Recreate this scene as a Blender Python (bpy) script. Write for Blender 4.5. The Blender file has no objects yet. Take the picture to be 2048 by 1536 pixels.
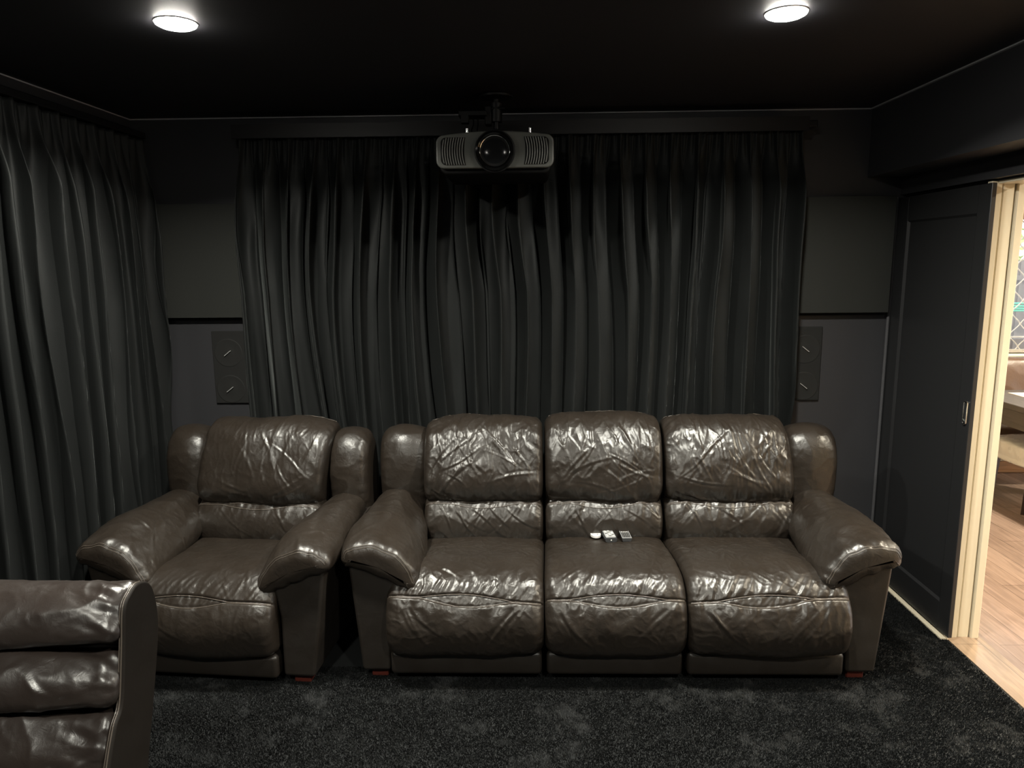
import bpy, bmesh, math, random
import numpy as np
from mathutils import Matrix, Vector

random.seed(7)
rng = np.random.default_rng(11)
C = bpy.context.scene.collection
SC = bpy.context.scene

# ------------------------------------------------------------------ camera
PITCH, YAW, ROLL, CAMZ, FPX = .1689, .0257, .0098, 1.70, 1435.8
def cam_basis():
    cy, sy = math.cos(YAW), math.sin(YAW); cp, sp = math.cos(PITCH), math.sin(PITCH); cr, sr = math.cos(ROLL), math.sin(ROLL)
    Rz = Matrix(((cy, -sy, 0), (sy, cy, 0), (0, 0, 1)))
    Rx = Matrix(((1, 0, 0), (0, cp, sp), (0, -sp, cp)))
    Ry = Matrix(((cr, 0, sr), (0, 1, 0), (-sr, 0, cr)))
    return Rz @ Rx @ Ry
B = cam_basis()
cam_data = bpy.data.cameras.new('camera')
cam_data.sensor_width = 36; cam_data.lens = FPX / 2048 * 36; cam_data.clip_start = .05
cam = bpy.data.objects.new('camera', cam_data); C.objects.link(cam)
r, f_, u_ = B.col[0], B.col[1], B.col[2]
M4 = Matrix(((r[0], u_[0], -f_[0], 0), (r[1], u_[1], -f_[1], 0), (r[2], u_[2], -f_[2], CAMZ), (0, 0, 0, 1)))
cam.matrix_world = M4
SC.camera = cam

# ------------------------------------------------------------------ view, world, big lights
SC.view_settings.view_transform = 'Standard'
SC.view_settings.look = 'None'
SC.view_settings.exposure = 0
SC.view_settings.gamma = 1
W = bpy.data.worlds.new('world'); SC.world = W; W.use_nodes = True
bg = W.node_tree.nodes['Background']
bg.inputs[0].default_value = (.97, .98, 1, 1); bg.inputs[1].default_value = 2.6

DOWNLIGHT_W = 46
def lamp(name, loc, watts, size, color, spread=math.radians(153)):
    l = bpy.data.lights.new(name, 'AREA'); l.shape = 'DISK'; l.size = size; l.energy = watts; l.color = color; l.spread = spread
    o = bpy.data.objects.new(name, l); o.location = loc; C.objects.link(o); return o
def portal(name, loc, rot, sx, sy):
    l = bpy.data.lights.new(name, 'AREA'); l.shape = 'RECTANGLE'; l.size = sx; l.size_y = sy
    l.cycles.is_portal = True
    o = bpy.data.objects.new(name, l); o.location = loc; o.rotation_euler = rot; C.objects.link(o)
sun_d = bpy.data.lights.new('sun', 'SUN'); sun_d.energy = 3.0; sun_d.angle = .01; sun_d.color = (1, .95, .85)
sun = bpy.data.objects.new('sun', sun_d); C.objects.link(sun); sun.rotation_euler = (math.radians(38), math.radians(-14), 0)

# ------------------------------------------------------------------ room numbers
D = 3.77; XR = 1.87; XB = 1.70; XL = -2.03; ZC = 2.43; ZD = 2.0; ZB = 2.10; YJ = 3.058; YF = -2.6; YO = 1.75

# ------------------------------------------------------------------ helpers: noise
_P = rng.permutation(512); _G = rng.normal(size=(512, 2)); _G /= np.linalg.norm(_G, axis=1)[:, None]
def noise(x, y):
    x, y = np.broadcast_arrays(np.asarray(x, float), np.asarray(y, float))
    xi = np.floor(x).astype(int); yi = np.floor(y).astype(int); xf = x - xi; yf = y - yi
    def g(ix, iy, fx, fy):
        h = _P[(_P[ix & 511] + iy) & 511]; v = _G[h]
        return v[..., 0] * fx + v[..., 1] * fy
    s = lambda t: t * t * t * (t * (t * 6 - 15) + 10)
    u = s(xf); v = s(yf)
    a = g(xi, yi, xf, yf); b = g(xi + 1, yi, xf - 1, yf); c = g(xi, yi + 1, xf, yf - 1); d = g(xi + 1, yi + 1, xf - 1, yf - 1)
    return 1.5 * (a + (b - a) * u + (c - a) * v + (a - b - c + d) * u * v)
def ridge(x, y):
    return 1 - np.minimum(1, np.abs(noise(x, y)) * 2.2)

# ------------------------------------------------------------------ helpers: materials
def mat(name, col, rough=.5, metal=0, spec=.5, emit=None, es=0, sheen=0, coat=0, trans=0, bump=None, colvar=None, alpha=1):
    m = bpy.data.materials.new(name); m.use_nodes = True; nt = m.node_tree; p = nt.nodes['Principled BSDF']
    p.inputs['Base Color'].default_value = (*col, 1); p.inputs['Roughness'].default_value = rough
    p.inputs['Metallic'].default_value = metal; p.inputs['Specular IOR Level'].default_value = spec
    if emit: p.inputs['Emission Color'].default_value = (*emit, 1); p.inputs['Emission Strength'].default_value = es
    if sheen: p.inputs['Sheen Weight'].default_value = sheen; p.inputs['Sheen Roughness'].default_value = .35
    if coat: p.inputs['Coat Weight'].default_value = coat; p.inputs['Coat Roughness'].default_value = .1
    if trans: p.inputs['Transmission Weight'].default_value = trans
    tc = nt.nodes.new('ShaderNodeTexCoord')
    if bump:                                   # (scale, strength, distance)
        n = nt.nodes.new('ShaderNodeTexNoise'); n.inputs['Scale'].default_value = bump[0]; n.inputs['Detail'].default_value = 4
        b = nt.nodes.new('ShaderNodeBump'); b.inputs['Strength'].default_value = bump[1]; b.inputs['Distance'].default_value = bump[2]
        nt.links.new(tc.outputs['Object'], n.inputs['Vector']); nt.links.new(n.outputs['Fac'], b.inputs['Height']); nt.links.new(b.outputs['Normal'], p.inputs['Normal'])
    if colvar:                                 # (scale, second colour)
        n = nt.nodes.new('ShaderNodeTexNoise'); n.inputs['Scale'].default_value = colvar[0]; n.inputs['Detail'].default_value = 3
        mx = nt.nodes.new('ShaderNodeMix'); mx.data_type = 'RGBA'
        mx.inputs[6].default_value = (*col, 1); mx.inputs[7].default_value = (*colvar[1], 1)
        nt.links.new(tc.outputs['Object'], n.inputs['Vector']); nt.links.new(n.outputs['Fac'], mx.inputs[0]); nt.links.new(mx.outputs[2], p.inputs['Base Color'])
    return m

def leather_mat(name, c1, c2, rough, grain=1.0):
    m = bpy.data.materials.new(name); m.use_nodes = True; nt = m.node_tree; N = nt.nodes; L = nt.links; p = N['Principled BSDF']
    tc = N.new('ShaderNodeTexCoord')
    n = N.new('ShaderNodeTexNoise'); n.inputs['Scale'].default_value = 5; n.inputs['Detail'].default_value = 5
    L.new(tc.outputs['Object'], n.inputs['Vector'])
    mx = N.new('ShaderNodeMix'); mx.data_type = 'RGBA'; mx.inputs[6].default_value = (*c1, 1); mx.inputs[7].default_value = (*c2, 1)
    L.new(n.outputs['Fac'], mx.inputs[0]); L.new(mx.outputs[2], p.inputs['Base Color'])
    rr = N.new('ShaderNodeMapRange'); rr.inputs[1].default_value = .3; rr.inputs[2].default_value = .7
    rr.inputs[3].default_value = rough - .06; rr.inputs[4].default_value = rough + .08
    n2 = N.new('ShaderNodeTexNoise'); n2.inputs['Scale'].default_value = 14; n2.inputs['Detail'].default_value = 4
    L.new(tc.outputs['Object'], n2.inputs['Vector']); L.new(n2.outputs['Fac'], rr.inputs[0]); L.new(rr.outputs[0], p.inputs['Roughness'])
    p.inputs['Specular IOR Level'].default_value = .66; p.inputs['Specular Tint'].default_value = (.97, 1, .98, 1)
    # grain cells plus soft crumple
    v = N.new('ShaderNodeTexVoronoi'); v.feature = 'DISTANCE_TO_EDGE'; v.inputs['Scale'].default_value = 420
    L.new(tc.outputs['Object'], v.inputs['Vector'])
    b1 = N.new('ShaderNodeBump'); b1.inputs['Strength'].default_value = .25 * grain; b1.inputs['Distance'].default_value = .0006
    L.new(v.outputs['Distance'], b1.inputs['Height'])
    n3 = N.new('ShaderNodeTexNoise'); n3.inputs['Scale'].default_value = 34; n3.inputs['Detail'].default_value = 5; n3.inputs['Distortion'].default_value = .8
    L.new(tc.outputs['Object'], n3.inputs['Vector'])
    b2 = N.new('ShaderNodeBump'); b2.inputs['Strength'].default_value = .5 * grain; b2.inputs['Distance'].default_value = .0035
    L.new(n3.outputs['Fac'], b2.inputs['Height']); L.new(b1.outputs['Normal'], b2.inputs['Normal']); L.new(b2.outputs['Normal'], p.inputs['Normal'])
    return m

def wood_mat(name, c1, c2, rough, plank=.14, axis=1, bump=.2):
    m = bpy.data.materials.new(name); m.use_nodes = True; nt = m.node_tree; N = nt.nodes; L = nt.links; p = N['Principled BSDF']
    tc = N.new('ShaderNodeTexCoord'); mp = N.new('ShaderNodeMapping'); L.new(tc.outputs['Object'], mp.inputs['Vector'])
    mp.inputs['Rotation'].default_value = (0, 0, math.pi / 2 if axis == 1 else 0)
    br = N.new('ShaderNodeTexBrick'); br.inputs['Scale'].default_value = 1; br.inputs['Brick Width'].default_value = 1.2; br.inputs['Row Height'].default_value = plank
    br.inputs['Mortar Size'].default_value = .0015; br.inputs['Color1'].default_value = (*c1, 1); br.inputs['Color2'].default_value = (*c2, 1)
    br.inputs['Mortar'].default_value = tuple(x * .35 for x in c1) + (1,); L.new(mp.outputs[0], br.inputs['Vector'])
    m2 = N.new('ShaderNodeMapping'); m2.inputs['Scale'].default_value = (2.2, 26, 26); L.new(mp.outputs[0], m2.inputs['Vector'])
    n = N.new('ShaderNodeTexNoise'); n.inputs['Scale'].default_value = 1.6; n.inputs['Detail'].default_value = 6; n.inputs['Distortion'].default_value = 1.2; L.new(m2.outputs[0], n.inputs['Vector'])
    mr = N.new('ShaderNodeMapRange'); mr.inputs[1].default_value = .3; mr.inputs[2].default_value = .7; mr.inputs[3].default_value = .72; mr.inputs[4].default_value = 1.15; L.new(n.outputs['Fac'], mr.inputs[0])
    mx = N.new('ShaderNodeVectorMath'); mx.operation = 'SCALE'; L.new(br.outputs['Color'], mx.inputs[0]); L.new(mr.outputs[0], mx.inputs['Scale'])
    L.new(mx.outputs[0], p.inputs['Base Color']); p.inputs['Roughness'].default_value = rough
    b = N.new('ShaderNodeBump'); b.inputs['Strength'].default_value = bump; b.inputs['Distance'].default_value = .002; L.new(n.outputs['Fac'], b.inputs['Height']); L.new(b.outputs[0], p.inputs['Normal'])
    return m

M = {}
M['leather'] = leather_mat('brown_leather', (.0175, .0138, .0106), (.0275, .0212, .0158), .335)
M['vinyl'] = leather_mat('smooth_brown_leather', (.0165, .0135, .0105), (.021, .0165, .013), .44, .3)
M['front_leather'] = leather_mat('front_row_leather', (.0175, .0135, .0115), (.027, .0205, .017), .34, .8)
M['seam'] = mat('seam_piping', (.085, .072, .058), .3, bump=(900, .4, .001))
M['lightblock'] = mat('dark_light_block', (.006, .006, .006), .9)
M['wall'] = mat('charcoal_wall_paint', (.031, .0315, .034), .55, bump=(220, .15, .0006), colvar=(1.2, (.033, .034, .038)))
M['ceil'] = mat('navy_ceiling_paint', (.014, .014, .018), .6, bump=(200, .1, .0005))
M['bead'] = mat('perimeter_bead', (.40, .40, .42), .4)
M['corner'] = mat('corner_bead_paint', (.075, .076, .08), .4)
M['doorp'] = mat('charcoal_door_paint', (.0205, .0212, .0222), .35, bump=(150, .06, .0005))
M['panel'] = mat('acoustic_fabric', (.025, .027, .024), .95, bump=(900, .5, .001), colvar=(3, (.029, .031, .027)))
M['speaker'] = mat('speaker_cloth', (.0095, .010, .009), .8, bump=(1200, .4, .0008))
M['cone'] = mat('speaker_cone', (.0105, .011, .0098), .75)
M['chrome'] = mat('chrome', (.85, .85, .83), .12, 1)
M['glintmetal'] = mat('glint_bar_metal', (.85, .85, .83), .42, .6)
M['side'] = leather_mat('dark_side_leather', (.0095, .0078, .0062), (.013, .0095, .007), .6, .3)
M['side'].node_tree.nodes['Principled BSDF'].inputs['Specular IOR Level'].default_value = .22
M['housing'] = mat('black_projector_housing', (.003, .003, .003), .6, spec=.15)
M['blackgloss'] = mat('black_gloss_plastic', (.004, .004, .004), .08, spec=.6)
M['blackmatt'] = mat('black_powder_coat', (.0035, .0035, .004), .5)
M['projgrey'] = mat('projector_grey', (.115, .12, .108), .42, bump=(1500, .1, .0003))
M['flatblack'] = mat('flat_black', (.002, .002, .002), .9)
M['cream'] = mat('cream_gloss_paint', (.74, .67, .50), .38, bump=(60, .05, .0006))
M['creamwall'] = mat('cream_wall_paint', (.70, .60, .42), .6)
M['whiteceil'] = mat('white_ceiling_paint', (.8, .76, .68), .7)
M['floorwood'] = wood_mat('timber_floor', (.27, .19, .145), (.205, .142, .108), .20, .13)
M['threshold'] = wood_mat('threshold_timber', (.30, .215, .145), (.27, .19, .125), .16, .4)
M['skirt'] = wood_mat('orange_timber_skirting', (.55, .30, .13), (.50, .27, .12), .4, .5, 0)
M['greywood'] = wood_mat('grey_brown_table_wood', (.060, .050, .043), (.050, .042, .036), .6, .25, 1, .5)
M['tan'] = leather_mat('tan_bench_leather', (.085, .048, .027), (.10, .056, .032), .38, .5)
M['chairglare'] = leather_mat('glare_pale_chair_leather', (.50, .50, .48), (.62, .62, .60), .3, .6)  # dark seat leather painted pale to carry the window glare
M['darkleg'] = mat('dark_stained_wood', (.022, .012, .010), .3)
M['glass'] = mat('window_glass', (1, 1, 1), .0, trans=1)
M['winframe'] = mat('brown_window_frame', (.30, .20, .13), .4)
M['mesh'] = mat('cream_mesh_coating', (.78, .74, .64), .45)
M['fence'] = mat('grey_fence_sheet', (.125, .110, .098), .7, colvar=(6, (.155, .135, .122)))
M['leaf'] = mat('lime_leaves', (.38, .52, .12), .6, colvar=(30, (.60, .68, .22)))
M['hose'] = mat('green_hose', (.05, .42, .28), .4)
M['earth'] = mat('courtyard_paving', (.30, .29, .27), .9)
M['whiteplast'] = mat('white_plastic', (.80, .80, .76), .35)
M['silver'] = mat('silver_remote_plastic', (.34, .35, .345), .35)
M['darkplast'] = mat('dark_grey_plastic', (.035, .037, .038), .3)
M['key'] = mat('pale_rubber_key', (.62, .62, .58), .5)
M['keydark'] = mat('grey_rubber_key', (.12, .12, .11), .5)
M['redwood'] = mat('reddish_wooden_foot', (.10, .022, .015), .4)
M['lampglow'] = mat('downlight_diffuser', (1, 1, 1), .4, emit=(1, .95, .86), es=130)
M['lampring'] = mat('downlight_ring', (.6, .6, .6), .4)

def velvet_mat():
    m = bpy.data.materials.new('black_velvet'); m.use_nodes = True; nt = m.node_tree; N = nt.nodes; L = nt.links; p = N['Principled BSDF']
    tc = N.new('ShaderNodeTexCoord'); mp = N.new('ShaderNodeMapping'); mp.inputs['Scale'].default_value = (1, 1, .35); L.new(tc.outputs['Object'], mp.inputs['Vector'])
    n = N.new('ShaderNodeTexNoise'); n.inputs['Scale'].default_value = 9; n.inputs['Detail'].default_value = 5; L.new(mp.outputs[0], n.inputs['Vector'])
    mx = N.new('ShaderNodeMix'); mx.data_type = 'RGBA'; mx.inputs[6].default_value = (.0046, .0055, .0054, 1); mx.inputs[7].default_value = (.0128, .0143, .0139, 1)
    L.new(n.outputs['Fac'], mx.inputs[0]); L.new(mx.outputs[2], p.inputs['Base Color'])
    p.inputs['Roughness'].default_value = .6; p.inputs['Specular IOR Level'].default_value = .28; p.inputs['Specular Tint'].default_value = (.97, 1, .99, 1)
    p.inputs['Sheen Weight'].default_value = .12; p.inputs['Sheen Roughness'].default_value = .35; p.inputs['Sheen Tint'].default_value = (.62, .68, .66, 1)
    n3 = N.new('ShaderNodeTexNoise'); n3.inputs['Scale'].default_value = 500; L.new(tc.outputs['Object'], n3.inputs['Vector'])
    b = N.new('ShaderNodeBump'); b.inputs['Strength'].default_value = .35; b.inputs['Distance'].default_value = .001; L.new(n3.outputs['Fac'], b.inputs['Height']); L.new(b.outputs[0], p.inputs['Normal'])
    return m
M['velvet'] = velvet_mat()
def carpet_mat():
    m = bpy.data.materials.new('charcoal_carpet'); m.use_nodes = True; nt = m.node_tree; N = nt.nodes; L = nt.links; p = N['Principled BSDF']
    tc = N.new('ShaderNodeTexCoord'); n = N.new('ShaderNodeTexNoise'); n.inputs['Scale'].default_value = 300; n.inputs['Detail'].default_value = 2; L.new(tc.outputs['Object'], n.inputs['Vector'])
    mx = N.new('ShaderNodeMix'); mx.data_type = 'RGBA'; mx.inputs[6].default_value = (.0035, .004, .0042, 1); mx.inputs[7].default_value = (.030, .033, .033, 1)
    L.new(n.outputs['Fac'], mx.inputs[0]); L.new(mx.outputs[2], p.inputs['Base Color']); p.inputs['Roughness'].default_value = .7; p.inputs['Specular IOR Level'].default_value = .3
    return m
M['carpet'] = carpet_mat()

# ------------------------------------------------------------------ helpers: objects
def mesh_obj(name, verts, faces, m, parent=None, smooth=True, angle=None):
    me = bpy.data.meshes.new(name); me.from_pydata([tuple(v) for v in verts], [], [tuple(f) for f in faces]); me.update()
    if smooth: me.shade_smooth()
    o = bpy.data.objects.new(name, me); C.objects.link(o); me.materials.append(m)
    if parent is not None:
        o.parent = parent
    return o
def grid_obj(name, P, m, parent=None, wrap_j=False, caps=False):
    nu, ns, _ = P.shape
    idx = np.arange(nu * ns).reshape(nu, ns)
    jn = ns if wrap_j else ns - 1
    a = idx[:-1, :jn].ravel(); j2 = np.roll(idx, -1, axis=1)
    b = j2[:-1, :jn].ravel(); c = j2[1:, :jn].ravel(); d = idx[1:, :jn].ravel()
    F = np.stack([a, d, c, b], 1); V = P.reshape(-1, 3)
    me = bpy.data.meshes.new(name)
    extra = []
    if caps:
        V = np.vstack([V, P[0].mean(0), P[-1].mean(0)]); c0 = nu * ns; c1 = c0 + 1
        for j in range(ns):
            k = (j + 1) % ns
            extra.append((idx[0, j], idx[0, k], c0)); extra.append((idx[-1, k], idx[-1, j], c1))
    nq = len(F); me.vertices.add(len(V)); me.vertices.foreach_set('co', V.ravel())
    loops = np.concatenate([F.ravel(), np.array(extra, int).ravel()]) if extra else F.ravel()
    me.loops.add(len(loops)); me.loops.foreach_set('vertex_index', loops)
    me.polygons.add(nq + len(extra))
    starts = np.concatenate([np.arange(nq) * 4, nq * 4 + np.arange(len(extra)) * 3])
    me.polygons.foreach_set('loop_start', starts)
    me.update(calc_edges=True); me.validate(); me.shade_smooth()
    me.materials.append(m)
    o = bpy.data.objects.new(name, me); C.objects.link(o)
    if parent is not None: o.parent = parent
    return o

class MB:
    def __init__(s): s.bm = bmesh.new()
    def box(s, x0, x1, y0, y1, z0, z1, bev=0, seg=2, mt=None):
        r = bmesh.ops.create_cube(s.bm, size=1)
        vs = r['verts']
        for v in vs:
            v.co = Vector(((x0 + x1) / 2 + v.co.x * (x1 - x0), (y0 + y1) / 2 + v.co.y * (y1 - y0), (z0 + z1) / 2 + v.co.z * (z1 - z0)))
        if bev:
            es = list({e for v in vs for e in v.link_edges}); rb = bmesh.ops.bevel(s.bm, geom=es, offset=bev, segments=seg, affect='EDGES', profile=.5)
            vs = [v for v in rb['verts']]
        return s
    def cyl(s, a, b, r0, r1=None, n=24, caps=True):
        r1 = r0 if r1 is None else r1; a = Vector(a); b = Vector(b); d = b - a
        q = Vector((0, 0, 1)).rotation_difference(d.normalized()).to_matrix().to_4x4()
        bmesh.ops.create_cone(s.bm, cap_ends=caps, segments=n, radius1=r0, radius2=r1, depth=d.length, matrix=Matrix.Translation((a + b) / 2) @ q)
        return s
    def lathe(s, prof, axis_o, axis_d, n=48):
        q = Vector((0, 0, 1)).rotation_difference(Vector(axis_d).normalized()).to_matrix(); o = Vector(axis_o); rings = []
        for (rr, h) in prof:
            rings.append([s.bm.verts.new(o + q @ Vector((rr * math.cos(2 * math.pi * k / n), rr * math.sin(2 * math.pi * k / n), h))) for k in range(n)])
        for i in range(len(rings) - 1):
            for k in range(n):
                s.bm.faces.new((rings[i][k], rings[i][(k + 1) % n], rings[i + 1][(k + 1) % n], rings[i + 1][k]))
        if prof[0][0] > 1e-6: s.bm.faces.new(rings[0][::-1])
        if prof[-1][0] > 1e-6: s.bm.faces.new(rings[-1])
        return s
    def prism(s, pts, axis, a0, a1):
        def P(p, t): return {'x': (t, p[0], p[1]), 'y': (p[0], t, p[1]), 'z': (p[0], p[1], t)}[axis]
        A = [s.bm.verts.new(P(p, a0)) for p in pts]; Bv = [s.bm.verts.new(P(p, a1)) for p in pts]; n = len(pts)
        s.bm.faces.new(A[::-1]); s.bm.faces.new(Bv)
        for i in range(n): s.bm.faces.new((A[i], A[(i + 1) % n], Bv[(i + 1) % n], Bv[i]))
        return s
    def tube(s, pts, r, n=8, closed=False):
        pts = [Vector(p) for p in pts]; rings = []; N = len(pts); up = None
        for i, p in enumerate(pts):
            t = (pts[(i + 1) % N if closed else min(i + 1, N - 1)] - pts[i - 1 if (closed or i) else 0]).normalized()
            if up is None: up = t.orthogonal().normalized()
            up = (up - t * up.dot(t)).normalized(); w = t.cross(up)
            rings.append([s.bm.verts.new(p + (up * math.cos(2 * math.pi * k / n) + w * math.sin(2 * math.pi * k / n)) * r) for k in range(n)])
        for i in range(N if closed else N - 1):
            A = rings[i]; Bv = rings[(i + 1) % N]
            for k in range(n): s.bm.faces.new((A[k], A[(k + 1) % n], Bv[(k + 1) % n], Bv[k]))
        if not closed: s.bm.faces.new(rings[0][::-1]); s.bm.faces.new(rings[-1])
        return s
    def build(s, name, m, parent=None, smooth=False, off=(0, 0, 0)):
        bmesh.ops.recalc_face_normals(s.bm, faces=s.bm.faces)
        if any(off): bmesh.ops.translate(s.bm, verts=s.bm.verts, vec=[-k for k in off])
        me = bpy.data.meshes.new(name); s.bm.to_mesh(me); s.bm.free(); me.materials.append(m)
        o = bpy.data.objects.new(name, me); C.objects.link(o)
        if smooth:
            me.shade_smooth()
            md = o.modifiers.new('edges', 'EDGE_SPLIT'); md.split_angle = math.radians(38)
        if parent is not None: o.parent = parent
        return o
def tag(o, label=None, cat=None, group=None, kind=None):
    if label: o['label'] = label
    if cat: o['category'] = cat
    if group: o['group'] = group
    if kind: o['kind'] = kind
    return o
def thing(name, loc, label, cat, group=None, rz=0):
    o = bpy.data.objects.new(name, None); o.location = loc; o.rotation_euler = (0, 0, rz); C.objects.link(o); o.empty_display_size = .1
    return tag(o, label, cat, group)
def S(o): return tag(o, kind='structure')

# ------------------------------------------------------------------ upholstered pad
def smooth_closed(pts, n=24):
    P = np.array(pts, float); k = len(P); out = []
    for i in range(k):
        p0, p1, p2, p3 = P[i - 1], P[i], P[(i + 1) % k], P[(i + 2) % k]
        for t in np.linspace(0, 1, n, endpoint=False):
            out.append(.5 * ((2 * p1) + (-p0 + p2) * t + (2 * p0 - 5 * p1 + 4 * p2 - p3) * t * t + (-p0 + 3 * p1 - 3 * p2 + p3) * t ** 3))
    return np.array(out)
class Pad:
    """closed profile (b,c) swept along a; rounded ends, crown, wrinkle displacement"""
    def __init__(s, prof, lo, hi, rnd=.05, crown=.01, res=.005, disp=None, to3=None, smooth=True, endpow=2.0, cpow=2.4):
        Q = smooth_closed(prof) if smooth else np.array(prof, float)
        nx = np.vstack([Q, Q[:1]]); seg = np.linalg.norm(np.diff(nx, axis=0), axis=1); cs = np.concatenate([[0], np.cumsum(seg)]); L = cs[-1]
        ns = max(24, int(L / res)); sv = np.arange(ns) * L / ns
        P = np.stack([np.interp(sv, cs, nx[:, k]) for k in (0, 1)], 1)
        area = .5 * np.sum(P[:, 0] * np.roll(P[:, 1], -1) - np.roll(P[:, 0], -1) * P[:, 1])
        if area < 0: P = P[::-1].copy()
        T = np.roll(P, -1, 0) - np.roll(P, 1, 0); T /= np.linalg.norm(T, axis=1)[:, None]
        Nn = np.stack([T[:, 1], -T[:, 0]], 1)
        for _ in range(3): Nn = (np.roll(Nn, 1, 0) + Nn + np.roll(Nn, -1, 0)); Nn /= np.linalg.norm(Nn, axis=1)[:, None]
        lo_j = lo(P[:, 0], P[:, 1]) if callable(lo) else np.full(ns, lo); hi_j = hi(P[:, 0], P[:, 1]) if callable(hi) else np.full(ns, hi)
        Wd = float(np.mean(hi_j - lo_j)); s.W = Wd; s.L = L; s.P = P; s.ns = ns
        nr = 9; th = np.linspace(0, math.pi / 2, nr); e = rnd * (1 - np.cos(th)); ins = rnd * (1 - np.sin(th) ** (2 / endpow))
        mid = np.linspace(rnd, Wd - rnd, max(4, int((Wd - 2 * rnd) / res)))[1:-1]
        xs = np.concatenate([e, mid, (Wd - e)[::-1]]); inset = np.concatenate([ins, np.zeros(len(mid)), ins[::-1]])
        U = xs / Wd; s.xs = xs
        Xg = np.broadcast_to(xs[:, None], (len(xs), ns)); Sg = np.broadcast_to(sv[None] if area > 0 else (sv)[None], (len(xs), ns))
        s.nearest = lambda b, c: float(sv[np.argmin((P[:, 0] - b) ** 2 + (P[:, 1] - c) ** 2)])
        h = -inset[:, None] + crown * (1 - np.abs(2 * U - 1) ** cpow)[:, None] * np.ones((1, ns))
        if disp is not None:
            fade = np.clip(np.minimum(xs, Wd - xs) / .012, 0, 1)[:, None]
            h = h + disp(s, Xg, Sg) * (fade * .7 + .3)
        Pb = P[None, :, 0] + Nn[None, :, 0] * h; Pc = P[None, :, 1] + Nn[None, :, 1] * h
        A = lo_j[None] + U[:, None] * (hi_j - lo_j)[None]
        a3 = to3(A, Pb, Pc) if to3 else (A, Pb, Pc)
        s.G = np.stack(a3, -1)
    def build(s, name, m, parent, off):
        s.off = np.array(off); s.o = grid_obj(name, s.G - s.off, m, parent, wrap_j=True, caps=True); return s.o
    def at(s, x, sv):
        i = np.interp(x, s.xs, np.arange(len(s.xs))); j = (sv / s.L * s.ns) % s.ns
        i0 = np.clip(np.floor(i).astype(int), 0, len(s.xs) - 2); fi = i - i0; j0 = np.floor(j).astype(int) % s.ns; fj = j - np.floor(j); j1 = (j0 + 1) % s.ns
        g = s.G
        p = (g[i0, j0] * (1 - fi)[:, None] + g[i0 + 1, j0] * fi[:, None]) * (1 - fj)[:, None] + (g[i0, j1] * (1 - fi)[:, None] + g[i0 + 1, j1] * fi[:, None]) * fj[:, None]
        du = g[i0 + 1, j0] - g[i0, j0]; dv = g[i0, j1] - g[i0, j0]; n = np.cross(du, dv); n /= (np.linalg.norm(n, axis=1)[:, None] + 1e-12)
        cen = g.reshape(-1, 3).mean(0)
        if np.sum((p - cen) * n) < 0: n = -n
        return p, n
    def cords(s, name, paths, m, parent, r=.0022, lift=.001):
        b = MB()
        for X, Sv in paths:
            p, n = s.at(np.asarray(X, float), np.asarray(Sv, float)); q = p + n * lift - s.off
            b.tube([tuple(v) for v in q], r, 6)
        return b.build(name, m, parent, smooth=False)

def wrapd(S_, s0, L):
    d = S_ - s0; return d - L * np.round(d / L)
def pucker(X, ds, amp, freq, length, slant=0, seed=0.0, side=0):
    """gathers that run away from a seam: ds signed distance from the seam"""
    ad = np.abs(ds)
    env = np.exp(-(ad / length) ** 1.3) * (1 - np.exp(-(ad / .006) ** 2) * .4)
    if side > 0: env = env * (ds > 0)
    if side < 0: env = env * (ds < 0)
    w = noise(X * freq + slant * ds * freq + seed, ds * 9 + seed * 3.1)
    w2 = noise(X * freq * 2.3 + slant * ds * freq * 2 + seed * 2, ds * 14 + 5)
    return amp * env * (np.tanh(2.2 * w) + .35 * w2)
def creases(X, S_, segs, L):
    """segs: (x0, s0, x1, s1, width, amp) ridge lines in metres over the skin"""
    out = np.zeros_like(X)
    for (x0, s0, x1, s1, w, a) in segs:
        dx, dy = x1 - x0, s1 - s0; ll = dx * dx + dy * dy + 1e-9
        px = X - x0; py = wrapd(S_, s0, L); t = np.clip((px * dx + py * dy) / ll, 0, 1)
        bend = .05 * math.sqrt(ll) * np.sin(t * math.pi) * (1 if a > 0 else -1)
        ux, uy = -dy / math.sqrt(ll), dx / math.sqrt(ll)
        d = (px - t * dx) * ux + (py - t * dy) * uy - bend
        de = np.hypot(px - t * dx, py - t * dy)
        tap = np.sin(np.clip(t, .02, .98) * math.pi) ** .6
        g = np.exp(-(d / w) ** 2) - .6 * np.exp(-((d - 1.9 * w) / (w * 1.2)) ** 2)
        out += abs(a) * tap * g * (de < np.abs(bend) + 5 * w)
    return out
def crumple(X, S_, scale, amp, seed, warp=.35):
    wx = X * scale + warp * noise(X * scale * .7 + seed, S_ * scale * .7); wy = S_ * scale + warp * noise(X * scale * .7 + 7 + seed, S_ * scale * .7 + 3)
    return amp * (ridge(wx + seed, wy) ** 2 - .3 + .35 * noise(wx * 2.7, wy * 2.7 + seed))

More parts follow.
